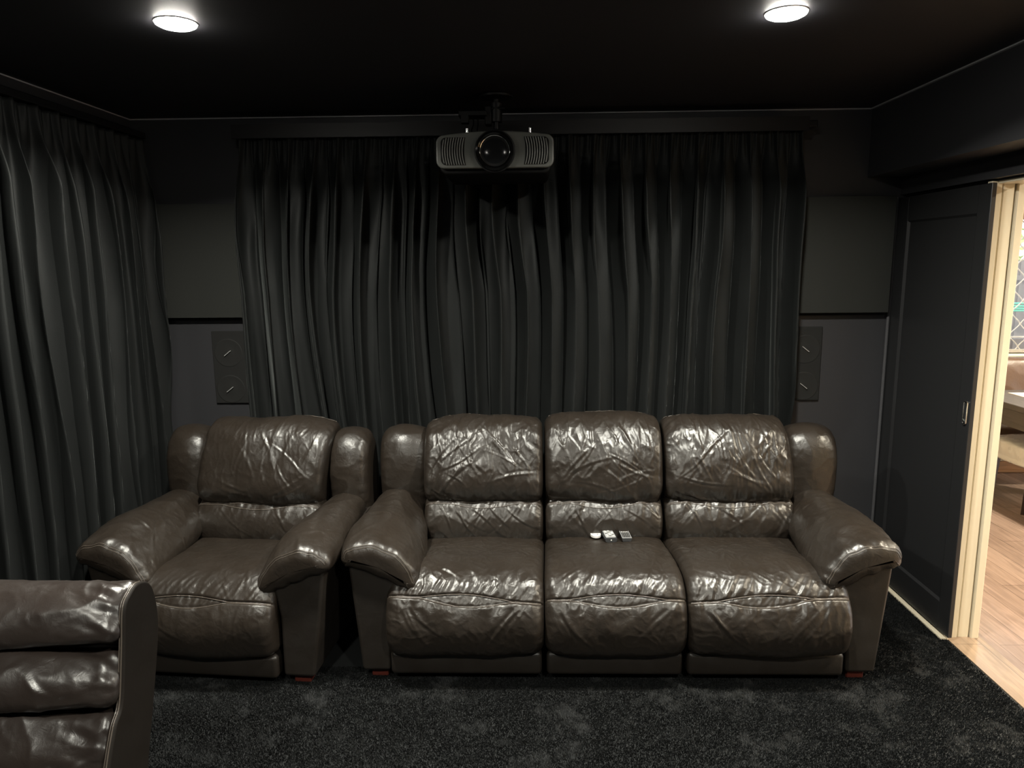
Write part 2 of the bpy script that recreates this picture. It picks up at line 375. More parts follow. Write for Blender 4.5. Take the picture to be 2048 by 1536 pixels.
# ------------------------------------------------------------------ recliner pieces (profiles in world y, z)
SEAT = [(3.30, .33), (3.315, .39), (3.24, .418), (3.12, .43), (2.98, .445), (2.86, .458), (2.765, .452), (2.70, .42), (2.662, .375), (2.634, .325), (2.622, .265), (2.632, .20), (2.66, .155), (2.72, .142), (2.78, .17), (2.83, .26), (2.95, .30), (3.15, .31)]
LUMBAR = [(3.29, .37), (3.215, .385), (3.175, .43), (3.162, .49), (3.178, .55), (3.222, .598), (3.30, .605), (3.39, .56), (3.40, .44), (3.36, .37)]
HEAD = [(3.245, .590), (3.205, .622), (3.183, .68), (3.200, .765), (3.236, .85), (3.282, .915), (3.350, .950), (3.43, .938), (3.485, .86), (3.485, .72), (3.43, .61), (3.32, .57)]
WING = [(3.34, .50), (3.305, .58), (3.29, .70), (3.30, .80), (3.335, .868), (3.40, .893), (3.47, .865), (3.51, .75), (3.51, .55), (3.42, .48)]

def lens_paths(pad, s0, x0, x1, up, dn, tilt=0):
    W_ = pad.W; t = np.linspace(0, 1, 40); e = .012
    base = lambda x: s0 + tilt * (x / W_ - .5)
    xx = x0 + (x1 - x0) * t; b = np.sin(t * math.pi) ** 1.15
    l = np.linspace(e, x0, 16); r_ = np.linspace(x1, W_ - e, 16)
    return [(np.concatenate([l, xx, r_]), np.concatenate([base(l) - .002, base(xx) - .002 - up * b, base(r_) - .002])),
            (np.concatenate([l, xx, r_]), np.concatenate([base(l) + .0035, base(xx) + .0035 + dn * b, base(r_) + .0035]))]

def seat_module(parent, off, bl, br, fl, fr, seed, lens=(.22, .80), wear=1.0, head_dz=0, tilt=0, lean=(0, 0), mat_=None):
    mt = mat_ or M['leather']
    X_lo = lambda b, c: bl + (fl - bl) * np.clip((3.2 - b) / .45, 0, 1); X_hi = lambda b, c: br + (fr - br) * np.clip((3.2 - b) / .45, 0, 1)
    st = random.Random(seed)
    # ---- seat
    def dseat(s, X, Sg):
        L = s.L; s0 = s.nearest(2.662, .375); sg = 1.0; W_ = s.W
        sb = s.nearest(3.315, .39); sf = s.nearest(2.66, .155)
        dirf = 1 if wrapd(np.array([sf]), s0, L)[0] > 0 else -1
        s.s0 = s0; s.dirf = dirf
        d = wrapd(Sg, s0, L) * dirf - tilt * (X / W_ - .5)     # >0 below the seam (front), <0 on the top
        t = np.clip((X / W_ - lens[0]) / (lens[1] - lens[0]), 0, 1); b = np.sin(t * math.pi) ** 1.15
        up, dn = .018 * b, .026 * b
        inside = 1 / (1 + np.exp(-(d + up) / .003)) * 1 / (1 + np.exp((d - dn) / .003)) * (b > .02)
        h = -.006 * inside + inside * .0022 * noise(X * 60 + d * 40, d * 30)
        h += -.005 * np.exp(-((d + up) / .005) ** 2) - .005 * np.exp(-((d - dn) / .005) ** 2)
        h += pucker(X, d + up, .0046 * wear, 40, .062, .6, seed, -1) * (1 - inside)
        h += pucker(X, d - dn, .0032 * wear, 20, .11, .15, seed + 4, 1) * (1 - inside)
        h += pucker(X, d - dn, .0035 * wear, 9, .17, .1, seed + 9, 1)
        edge = np.minimum(X, W_ - X)
        top = 1 / (1 + np.exp((d + .015) / .01))
        h += pucker(Sg, edge, .0028 * wear, 26, .04, -.4, seed + 2, 1)
        h += pucker(X, wrapd(Sg, sb, L) * -dirf * 1.0, .003 * wear, 24, .07, .3, seed + 6)
        sgs = []
        for k in range(16):      # radial creases on the cushion top
            x0 = st.uniform(.12, .88) * W_; dd = -st.uniform(.05, .42); ln = st.uniform(.08, .2); an = st.uniform(-1.1, 1.1) + math.pi / 2
            sgs.append((x0, s0 + dirf * dd, x0 + ln * math.cos(an), s0 + dirf * dd + ln * math.sin(an), st.uniform(.004, .007), st.choice((-1, 1)) * st.uniform(.0008, .002)))
        h += creases(X, Sg, sgs, L) * wear * top
        sgs = []
        for sd in (0, 1):       # creases fanning from the lens ends towards the lower corners
            for k in range(3):
                x0 = (lens[0] if sd == 0 else lens[1]) * W_ + (k - 1) * .02 * (1 if sd else -1); x1 = W_ * st.uniform(.25, .45) if sd == 0 else W_ * st.uniform(.55, .8)
                sgs.append((x0 * (.4 + .2 * k) if sd == 0 else W_ - (W_ - x0) * (.4 + .2 * k), s0 + dirf * .02, x1, s0 + dirf * st.uniform(.14, .22), .006, .0018))
        h += creases(X, Sg, sgs, L) * wear
        h += crumple(X, Sg, 7, .0022 * wear, seed) * (.45 + .55 * np.exp(-(d / .13) ** 2))
        h += crumple(X, Sg, 19, .0015 * wear, seed + 30)
        h += .008 * noise(X * 4 + seed, Sg * 4)
        return h
    sp = Pad(SEAT, X_lo, X_hi, .04, .016, .0038, dseat, cpow=3.5)
    so = sp.build('seat_cushion', mt, parent, off)
    s0, df = sp.s0, sp.dirf
    pth = lens_paths(sp, 0, lens[0] * sp.W, lens[1] * sp.W, .018, .026, tilt)
    sp.cords('seam', [(x, s0 + df * y) for x, y in pth], M['seam'], so, .0023, .0012)
    # ---- base panel
    b = MB(); b.box(fl + .008, fr - .008, 2.682, 2.80, .038, .138, .018, 4); b.build('base_panel', M['vinyl'], parent, True, off)
    # ---- lumbar
    def dlum(s, X, Sg):
        L = s.L; W_ = s.W; st_ = s.nearest(3.222, .598); sb = s.nearest(3.215, .385)
        dr = 1 if wrapd(np.array([sb]), st_, L)[0] > 0 else -1
        s.s0 = st_; s.dirf = dr
        d = wrapd(Sg, st_, L) * dr; b_ = wrapd(Sg, sb, L) * -dr
        edge = np.minimum(X, W_ - X)
        h = pucker(X, d, .0045 * wear, 26, .09, .25, seed + 1, 1) + pucker(X, b_, .0035 * wear, 20, .08, -.3, seed + 2, 1)
        h += pucker(Sg, edge, .003 * wear, 26, .05, .5, seed + 3, 1)
        sgs = []
        for k in range(12):
            x0 = st.uniform(.05, .95) * W_; x1 = x0 + st.choice((-1, 1)) * st.uniform(.05, .2)
            sgs.append((x0, st_ + dr * st.uniform(.0, .05), x1, st_ + dr * st.uniform(.13, .2), st.uniform(.004, .007), st.choice((-1, 1)) * st.uniform(.001, .0024)))
        h += creases(X, Sg, sgs, L) * wear + crumple(X, Sg, 9, .0026 * wear, seed + 8) + crumple(X, Sg, 20, .001 * wear, seed + 12)
        return h
    lp = Pad(LUMBAR, bl + .004, br - .004, .032, .018, .0038, dlum, cpow=4)
    lo_ = lp.build('lumbar_cushion', mt, parent, off)
    pth = lens_paths(lp, 0, .2 * lp.W, .8 * lp.W, .0, .020, 0)
    lp.cords('seam', [(x, lp.s0 + lp.dirf * (y + .022)) for x, y in pth], M['seam'], lo_, .0021, .0014)
    # ---- head cushion
    def dhead(s, X, Sg):
        L = s.L; W_ = s.W; sb = s.nearest(3.205, .622); stp = s.nearest(3.350, .950)
        dr = 1 if wrapd(np.array([stp]), sb, L)[0] > 0 else -1
        s.s0 = sb; s.dirf = dr; s.stp = stp
        d = wrapd(Sg, sb, L) * dr; t_ = wrapd(Sg, stp, L) * -dr
        edge = np.minimum(X, W_ - X)
        h = pucker(X, d, .0042 * wear, 17, .10, .3, seed + 1.5, 1) + pucker(Sg, edge, .004 * wear, 18, .07, .6, seed + 3.5, 1)
        h += pucker(X, t_, .0022 * wear, 22, .05, .2, seed + 5.5)
        sgs = []
        for k in range(int(9 * wear) + 3):       # long falls from the lower corners up and across
            left = st.random() < .5; x0 = (0.01 if left else W_ - .01) + (1 if left else -1) * st.uniform(0, .12); y0 = st.uniform(.0, .14)
            x1 = x0 + (1 if left else -1) * st.uniform(.08, .24); y1 = y0 + st.uniform(.08, .22) * st.choice((1, 1, -.4))
            sgs.append((x0, sb + dr * y0, x1, sb + dr * y1, st.uniform(.0035, .0065), st.choice((-1, 1)) * st.uniform(.0012, .003)))
        for k in range(int(16 * wear) + 2):
            x0 = st.uniform(.08, .92) * W_; y0 = st.uniform(.05, .24); an = st.uniform(.9, 2.2); ln = st.uniform(.05, .2)
            sgs.append((x0, sb + dr * y0, x0 + ln * math.cos(an), sb + dr * (y0 + ln * math.sin(an)), st.uniform(.004, .008), st.choice((-1, 1)) * st.uniform(.001, .0025)))
        h += creases(X, Sg, sgs, L) * wear
        h += crumple(X * 1.4, Sg * .8, 7, .0034 * wear, seed + 14) + crumple(X * 1.5, Sg * .8, 17, .0018 * wear, seed + 18)
        h += .012 * noise(X * 5 + seed, Sg * 5)
        return h
    hp = [(b, c + head_dz * max(0, (c - .6) / .37)) for b, c in HEAD]
    hd = Pad(hp, lambda b, c: bl + .004 + lean[0] * (c - .6) / .35, lambda b, c: br - .004 + lean[1] * (c - .6) / .35, .034, .022, .0038, dhead, cpow=4)
    ho = hd.build('head_cushion', mt, parent, off)
    e = np.linspace(.02, hd.W - .02, 40); sq = hd.nearest(3.42, .941 + head_dz)
    hd.cords('seam', [(e, np.full(40, sq) + .004 * np.sin(e * 30))], M['seam'], ho, .002, .0005)
    return sp

def wing(parent, off, x0, x1, seed, flip):
    def dw(s, X, Sg):
        edge = np.minimum(X, s.W - X)
        return pucker(Sg, edge, .0035, 22, .05, .4, seed, 1) + crumple(X, Sg, 9, .002, seed + 4) + .006 * noise(X * 6 + seed, Sg * 5)
    p = Pad(WING, x0, x1, .038, .03, .004, dw, cpow=2); o = p.build('wing_bolster', M['leather'], parent, off)
    out = .012 if flip < 0 else p.W - .012
    ss = np.linspace(p.nearest(3.34, .50), p.nearest(3.40, .893), 50) if p.nearest(3.40, .893) > p.nearest(3.34, .50) else np.linspace(p.nearest(3.34, .50) - p.L, p.nearest(3.40, .893), 50)
    return o

def arm(parent, off, xo, sgn, seed, tb=(.056, .172, .186)):
    """xo outer x, sgn +1 means inner side lies towards +x"""
    prof = [(.002, .518), (-.008, .552), (.015, .590), (.07, .610), (.135, .612), (.20, .588), (.252, .542), (.286, .485), (.284, .448), (.25, .428), (.15, .468), (.06, .500)]
    def da(s, X, Sg):
        f = X        # distance from the front end
        h = pucker(Sg, X, .0050, 20, .085, .35, seed, 1) + pucker(Sg, s.W - X, .0035, 14, .10, -.3, seed + 4, 1)
        si = s.nearest(.255, .548)
        st = random.Random(seed); sgs = []
        for k in range(9):
            x0 = st.uniform(.1, .55); a0 = si + st.uniform(-.16, .06); sgs.append((x0, a0, x0 + st.uniform(-.1, .1), a0 + st.choice((-1, 1)) * st.uniform(.05, .12), .005, st.choice((-1, 1)) * st.uniform(.001, .0026)))
        h += creases(X, Sg, sgs, s.L) + crumple(X, Sg, 7, .0025, seed + 7) + crumple(X, Sg, 18, .0009, seed + 9) + .006 * noise(X * 4, Sg * 4 + seed)
        h += .014 * np.exp(-((X - .22) / .16) ** 2)
        return h
    def to3(A, b, c):
        # A: y along the arm; rear narrows and lifts, front inner corner droops
        t = np.clip((A - 2.70) / .62, 0, 1)
        bb = b * (1 - .26 * t ** 1.4) + .034 * t ** 1.2; fr = np.clip(1 - (A - 2.68) / .30, 0, 1)
        cc = c + .020 * t - .018 * fr ** 2 * np.clip(b / .29, 0, 1) ** 1.5 - .012 * fr ** 2
        yy = A + .02 * fr * np.clip(b / .29, 0, 1) * 0
        return xo + sgn * bb, yy, cc
    p = Pad(prof, 2.672, 3.345, .045, .008, .0045, da, to3); o = p.build('arm_pillow', M['leather'], parent, off)
    if sgn < 0:
        me = o.data; me.flip_normals()
    # seam across the front end, top edge of the lip
    sA = p.nearest(-.006, .555); sB = p.nearest(.286, .465); sm = p.nearest(.135, .612)
    L = p.L
    a = wrapd(np.array([sA]), sm, L)[0]; b_ = wrapd(np.array([sB]), sm, L)[0]
    ss = sm + np.linspace(a, b_, 60); fx = np.full(60, .010)
    p.cords('seam', [(fx, ss), (fx + .006, ss)], M['seam'], o, .0017, .0003)
    # body
    cn = [(.010, .555), (tb[0], .042), (tb[1], .042), (tb[2], .30), (.235, .455), (.13, .52)]
    b = MB(); b.prism([(xo + sgn * x, z) for x, z in cn], 'y', 2.705, 3.45); bo = b.build('arm_panel', M['vinyl'], parent, False, off)
    md = bo.modifiers.new('soft_edge', 'BEVEL'); md.width = .014; md.segments = 5; md.limit_method = 'ANGLE'; md.angle_limit = math.radians(20); bo.data.shade_smooth()
    md.harden_normals = True
    for yy in (2.735, 3.36):
        fb = MB(); xa, xb = sorted((xo + sgn * (tb[0] + .03), xo + sgn * (tb[0] + .10))); fb.box(xa, xb, yy, yy + .06, 0.0, .045, .004, 1); fb.build('foot', M['redwood'], parent, False, off)
    return p

# ------------------------------------------------------------------ SETTING
def room():
    b = MB(); b.box(XL - .12, 2.008, D, D + .12, 0, ZC); S(b.build('wall_back', M['wall']))
    b = MB(); b.box(XL - .12, XL, YF, D, 0, ZC); S(b.build('wall_left', M['wall']))
    b = MB(); b.box(XL - .12, 2.16, YF - .12, YF, 0, ZC); S(b.build('wall_front', M['wall']))
    # right wall: solid towards the front, lintel over the opening, thin skin behind the sliding door
    b = MB(); b.box(1.90, 2.008, YF, YO, 0, ZC); b.box(1.90, 2.008, YO, D, ZD + .004, ZC); b.box(1.985, 2.008, YJ + .02, D, 0, ZD + .004); b.box(XR + .0, 1.90, YF, D, ZD + .012, ZB + .02)
    b.box(XR, 1.90, YF, YO, 0, ZD + .012)
    S(b.build('wall_right', M['wall']))
    b = MB(); b.box(XB, 2.008, YF, D, ZB, ZC); S(b.build('trim_1', M['wall']))        # bulkhead above the door
    b = MB(); b.box(XL - .12, 2.04, YF - .12, D + .12, ZC, ZC + .1); S(b.build('ceiling', M['ceil']))
    b = MB(); b.box(XL - .12, 1.875, YF - .12, D + .12, -.1, 0); S(b.build('floor', M['carpet']))
    # thin bead round the ceiling
    for i, (x0, x1, y0, y1) in enumerate(((XL, XB, D - .012, D), (XL, XL + .012, YF, D), (XB - .012, XB, YF, D))):
        b = MB(); b.box(x0, x1, y0, y1, ZC - .006, ZC - .0005); S(b.build('trim_%d' % (i + 2), M['bead']))
    b = MB(); b.cyl((XR - .021, D - .013, .0), (XR - .021, D - .013, ZD), .008, n=16); S(b.build('trim_5', M['corner'], smooth=True))
room()

# sliding door
dr = tag(bpy.data.objects.new('door_1', None), kind='structure'); dr.location = (XR, 3.4, 0); C.objects.link(dr)
off = (XR, 3.4, 0)
b = MB()
x0, x1, y0, y1, z0, z1 = XR - .012, XR + .008, YJ - .040, D - .012, .022, ZD - .006
st_ = .085
b.box(x0, x1, y0, y0 + st_, z0, z1, .002, 1); b.box(x0, x1, y1 - .10, y1, z0, z1, .002, 1)
b.box(x0, x1, y0 + st_, y1 - .10, z1 - .115, z1); b.box(x0, x1, y0 + st_, y1 - .10, z0, .155)
b.build('door_frame', M['doorp'], dr, False, off)
b = MB(); b.box(x0 + .010, x1 - .006, y0 + st_ - .005, y1 - .095, .15, z1 - .11); b.build('door_panel', M['doorp'], dr, False, off)
b = MB()
b.prism([(x0 + .010, y0 + st_), (x0, y0 + st_), (x0 + .010, y0 + st_ + .010)], 'z', .155, z1 - .115)
b.prism([(x0 + .010, y1 - .10), (x0, y1 - .10), (x0 + .010, y1 - .11)], 'z', .155, z1 - .115)
b.prism([(x0 + .010, z1 - .115), (x0, z1 - .115), (x0 + .010, z1 - .125)], 'y', y0 + st_, y1 - .10)
b.prism([(x0 + .010, .155), (x0, .155), (x0 + .010, .165)], 'y', y0 + st_, y1 - .10)
b.build('door_moulding', M['doorp'], dr, False, off)
# flush pull with round ends
hb = MB(); hy, hz = YJ - .012, 1.045
ring = [(x0 - .003, hy + .011 * math.cos(a) * 1.0, hz + (.040 if math.sin(a) > 0 else -.040) + .011 * math.sin(a)) for a in np.linspace(0, 2 * math.pi, 33)[:-1]]
hb.tube(ring, .0035, 8, closed=True)
hb.lathe([(0, .008), (.006, .007), (.008, .004), (.008, 0)], (x0 - .002, hy, hz - .036), (-1, 0, 0), 16)
hnd = hb.build('door_handle', M['chrome'], dr, True, off)
# door track strip on the floor and timber threshold
b = MB(); b.box(XR - .03, XR + .005, YJ - .02, D - .01, 0, .012, .002, 1); S(b.build('trim_6', M['cream']))
b = MB(); b.box(1.875, 2.03, YO, D, -.05, .004); S(b.build('trim_7', M['threshold']))
# cream jamb: three fluted uprights
b = MB()
b.box(1.880, 1.925, YJ, YJ + .03, .0, ZD + .004, .003, 1); b.box(1.930, 1.978, YJ + .004, YJ + .03, .0, ZD + .004, .003, 1); b.box(1.983, 2.018, YJ - .006, YJ + .03, .0, ZD + .02, .004, 1)
b.box(1.900, 2.008, YJ + .022, YJ + .034, 0, ZD)
S(b.build('trim_8', M['cream']))
b = MB(); b.box(1.905, 2.008, YO, YJ, ZD - .008, ZD + .006, .002, 1); b.box(2.008, 2.02, YO - .06, YJ + .03, ZD, ZD + .06, .003, 1); S(b.build('trim_9', M['cream']))
b = MB(); b.box(1.895, 2.014, YO - .02, YO + .012, 0, ZD, .003, 1); S(b.build('trim_10', M['cream']))

# ---- dining room shell
XE = 6.0; YW = 5.65; YN = -.6
def dining():
    wx0, wx1, wz0, wz1 = 2.7, 4.7, .955, 2.03
    b = MB(); b.box(2.0, wx0, YW, YW + .12, 0, 2.45); b.box(wx1, XE + .12, YW, YW + .12, 0, 2.45); b.box(wx0, wx1, YW, YW + .12, 0, wz0); b.box(wx0, wx1, YW, YW + .12, wz1, 2.45); S(b.build('wall_dining_back', M['creamwall']))
    b = MB(); b.box(2.009, 2.014, YN, YO - .02, 0, 2.45); b.box(2.009, 2.014, YJ + .02, D, 0, 2.45); b.box(1.90, 2.014, D + .121, YW, 0, 2.45); b.box(2.009, 2.014, YO - .02, YJ + .02, ZD + .05, 2.45); S(b.build('wall_dining_left', M['creamwall']))
    b = MB(); b.box(2.0, XE + .12, YN - .12, YN, 0, 2.45); S(b.build('wall_dining_front', M['creamwall']))
    b = MB(); b.box(XE, XE + .12, YN, 1.4, 0, 2.45); b.box(XE, XE + .12, 4.8, YW, 0, 2.45); b.box(XE, XE + .12, 1.4, 4.8, 2.15, 2.45); S(b.build('wall_dining_right', M['creamwall']))
    b = MB(); b.box(2.0, XE + .12, YN - .12, YW + .12, 2.45, 2.55); S(b.build('ceiling_dining', M['whiteceil']))
    b = MB(); b.box(2.0, XE + .12, YN, YW + .12, -.1, 0); S(b.build('floor_dining', M['floorwood']))
    b = MB(); b.box(2.05, XE, YW - .018, YW, 0, .09, .004, 1); b.box(2.05, XE, YW - .026, YW, 0, .025, .004, 1); S(b.build('baseboard_dining_back', M['skirt']))
    b = MB(); b.box(2.05, XE, YW - .05, YW, 2.36, 2.45, .01, 2); b.box(2.05, XE, YW - .02, YW, 2.20, 2.225, .003, 1); S(b.build('trim_11', M['creamwall']))
    # unseen patio opening added on the right to let daylight in
    wd = tag(bpy.data.objects.new('added_patio_opening', None), kind='structure'); C.objects.link(wd); wd.location = (XE, 3.1, 0)
    b = MB()
    for yy in (1.4, 3.07, 4.74): b.box(XE + .02, XE + .08, yy, yy + .06, 0, 2.15)
    b.box(XE + .02, XE + .08, 1.4, 4.8, 2.09, 2.15); b.box(XE + .02, XE + .08, 1.4, 4.8, 0, .06); b.build('window_frame', M['winframe'], wd, False, (XE, 3.1, 0))  # frame of the added unseen opening
    portal('added_patio_portal', (XE + .11, 3.1, 1.07), (0, math.radians(90), 0), 2.15, 3.4)
    # the window seen through the doorway
    w = tag(bpy.data.objects.new('window_1', None), kind='structure'); C.objects.link(w); w.location = (3.7, YW, 0); o = (3.7, YW, 0)
    b = MB(); b.box(wx0 - .05, wx1 + .05, YW - .03, YW + .02, wz1 - .055, wz1 + .045, .006, 2); b.box(wx0 - .04, wx0 + .03, YW - .02, YW + .06, wz0, wz1); b.box(wx1 - .03, wx1 + .04, YW - .02, YW + .06, wz0, wz1)
    b.build('window_frame', M['winframe'], w, False, o)
    b = MB(); b.box(wx0 - .05, wx1 + .05, YW - .05, YW + .06, wz0 - .02, wz0, .004, 1); b.build('window_sill', M['cream'], w, False, o)
    b = MB(); b.box(wx0 + .03, wx1 - .03, YW + .05, YW + .056, wz0, wz1 - .055); b.build('pane', M['glass'], w, False, o)
    # diamond security grille from wavy wires
    b = MB(); pitch = .10; nrow = 12
    y = YW + .10; k = 0; x = wx0
    while x < wx1:
        pts = []
        zz = wz0
        ph = 0 if k % 2 == 0 else math.pi
        for t in np.linspace(0, 1, 8 * nrow):
            z = wz0 + t * (wz1 - .04 - wz0); a = 2 * math.pi * (z - wz0) / .18 + ph
            tri = math.asin(math.sin(a) * .93) / 1.2
            pts.append((x + .038 * tri, y, z))
        b.tube(pts, .0046, 6); x += .080; k += 1
    b.box(wx0, wx1, y - .006, y + .006, wz0 + .0, wz0 + .022); b.box(wx0, wx1, y - .006, y + .006, wz0 + .115, wz0 + .125)
    b.build('security_grille', M['mesh'], w, False, o)
    portal('window_portal', (3.7, YW + .13, 1.5), (math.radians(-90), 0, 0), 2.0, 1.05)
dining()

# ---- outside the dining window
b = MB(); b.box(-1, 9, YW + .12, 16, -.12, -.02); b.box(XE + .12, 16, -4, YW + .12, -.12, -.02); tag(b.build('ground', M['earth']), kind='structure')
b = MB(); b.box(.5, 9, 8.0, 8.05, -.02, 1.66)
for k in range(28): b.box(.5 + k * .3, .53 + k * .3, 7.98, 8.0, -.02, 1.66)
for zz in (.3, 1.45): b.box(.5, 9, 7.965, 7.985, zz, zz + .05)
tag(b.build('fence', M['fence']), 'grey metal sheet fence outside the dining window', 'fence')
b = MB()
for k in range(4): b.tube([(3.0 + .25 * i, 7.80 - .004 * k, 1.13 + .028 * k + .006 * math.sin(i * 1.7 + k)) for i in range(14)], .011, 8)
for xx in (3.0, 6.25): b.box(xx - .02, xx + .02, 7.77, 7.96, 1.08, 1.3)
tag(b.build('clothesline', M['hose']), 'green clothesline cords on the grey fence outside the window', 'clothesline')
def leaf_crown(parent, c, r, n, seed, off):
    g = np.random.default_rng(seed); V = []; F = []
    for i in range(n):
        d = g.normal(size=3); d /= np.linalg.norm(d); p = np.array(c) + d * np.array(r) * g.uniform(.55, 1) ** .5
        a = g.normal(size=3); a /= np.linalg.norm(a); bb = np.cross(a, g.normal(size=3)); bb /= np.linalg.norm(bb); s = g.uniform(.05, .10); k = len(V)
        V += [p - a * s, p + bb * s * .42, p + a * s, p - bb * s * .42]; F.append((k, k + 1, k + 2, k + 3))
    V = np.array(V) - np.array(off); return mesh_obj('foliage', V, F, M['leaf'], parent, False)
t_ = thing('tree', (6.3, 9.6, 0), 'lime green leafy tree behind the grey fence', 'tree')
leaf_crown(t_, (6.4, 9.6, 2.3), (2.2, .9, 1.3), 3800, 5, (6.3, 9.6, 0))
b = MB(); b.cyl((0, 0, -.02), (.05, 0, 1.6), .09, .06, 10); b.cyl((.05, 0, 1.4), (.6, .1, 2.6), .05, .02, 8); b.cyl((.05, 0, 1.4), (-.6, -.1, 2.7), .05, .02, 8); b.build('trunk', M['darkleg'], t_, True)

# ------------------------------------------------------------------ carpet pile (blades leaning in patches)
def pile():
    n = 420000; g = np.random.default_rng(3)
    x = g.uniform(-1.9, 1.868, n); y = 2.05 + (3.0 - 2.05) * g.uniform(0, 1, n) ** 1.0
    extra = 60000; xe = g.uniform(1.42, 1.868, extra); ye = g.uniform(3.0, 3.7, extra); x = np.concatenate([x, xe]); y = np.concatenate([y, ye]); n += extra
    pn = .8 * noise(x * 4.2 + 3, y * 5.2) + .7 * noise(x * 10 + 1, y * 11 + 8) + .6 * noise(x * 24, y * 24) + .35 * noise(x * 60, y * 60)
    patch = 1 / (1 + np.exp(-(pn - .55) / .22))
    hgt = .009 * g.uniform(.7, 1.2, n)
    lean = (.85 * patch - .38)[:, None] * np.stack([noise(x * 3, y * 3 + 20) * .5, np.ones(n)], 1) * .011 + g.normal(size=(n, 2)) * .0025
    keep = ~((y > 2.80) & (x > -1.60) & (x < 1.33)); x = x[keep]; y = y[keep]; hgt = hgt[keep]; lean = lean[keep]; patch = patch[keep]; n = len(x)
    ang = g.uniform(0, math.pi, n) * (1 - patch) + patch * g.normal(0, .35, n); w = .0018
    dx = np.cos(ang) * w; dy = np.sin(ang) * w
    V = np.zeros((n, 3, 3)); V[:, 0] = np.stack([x - dx, y - dy, 0 * x], 1); V[:, 1] = np.stack([x + dx, y + dy, 0 * x], 1)
    V[:, 2] = np.stack([x + lean[:, 0], np.minimum(y + lean[:, 1], 9), hgt], 1); V[:, :, 0] = np.minimum(V[:, :, 0], 1.872)
    me = bpy.data.meshes.new('carpet_pile'); me.vertices.add(n * 3); me.vertices.foreach_set('co', V.ravel())
    me.loops.add(n * 3); me.loops.foreach_set('vertex_index', np.arange(n * 3)); me.polygons.add(n); me.polygons.foreach_set('loop_start', np.arange(n) * 3)
    me.update(calc_edges=True); me.materials.append(M['carpet'])
    o = bpy.data.objects.new('carpet_pile', me); C.objects.link(o); tag(o, 'mottled charcoal carpet pile on the cinema room floor', 'carpet', kind='stuff')
pile()

# ------------------------------------------------------------------ SOFA
XC = .352; offS = (XC, 3.1, 0)
sofa = thing('sofa', offS, 'three seat dark brown leather recliner sofa in front of the middle curtain', 'sofa')
m1 = seat_module(sofa, offS, -.502, .061, -.583, .050, 3.3, (.22, .80), 1.15, 0, .03)
m2 = seat_module(sofa, offS, .064, .615, .053, .618, 8.7, (.17, .86), 1.0, .012, 0)
m3 = seat_module(sofa, offS, .618, 1.222, .621, 1.262, 14.1, (.17, .76), 1.1, -.003, -.02, (0, -.022))
wing(sofa, offS, -.722, -.480, 2.2, -1); wing(sofa, offS, 1.205, 1.448, 5.2, 1)
arm(sofa, offS, -.752, 1, 4); arm(sofa, offS, 1.445, -1, 6)
b = MB(); b.box(-.66, 1.36, 2.80, 3.45, .04, .30); b.box(-.68, 1.38, 3.36, 3.50, .05, .62, .02, 2); b.build('sofa_frame_light_block', M['lightblock'], sofa, False, offS)  # dark box added behind the cushions to block light

# ------------------------------------------------------------------ ARMCHAIR
offA = (-1.275, 3.1, 0)
chair = thing('recliner_armchair', offA, 'single dark brown leather recliner armchair left of the sofa', 'armchair')
cx = offA[0]
seat_module(chair, offA, cx - .305, cx + .305, cx - .295, cx + .295, 21.4, (.10, .70), .6, .0, 0, (.030, .040))
wing(chair, offA, cx - .505, cx - .290, 7.2, -1); wing(chair, offA, cx + .310, cx + .500, 9.2, 1)
arm(chair, offA, cx - .53, 1, 8, (.095, .225, .225)); arm(chair, offA, cx + .515, -1, 10, (.080, .21, .21))
b = MB(); b.box(cx - .36, cx + .36, 2.80, 3.45, .04, .30); b.box(cx - .44, cx + .44, 3.36, 3.50, .05, .60, .02, 2); b.build('armchair_frame_light_block', M['lightblock'], chair, False, offA)  # same light-blocking box added inside the armchair
chair.rotation_euler = (0, 0, math.radians(-4.5)); chair.location = (-1.283, 3.08, 0)

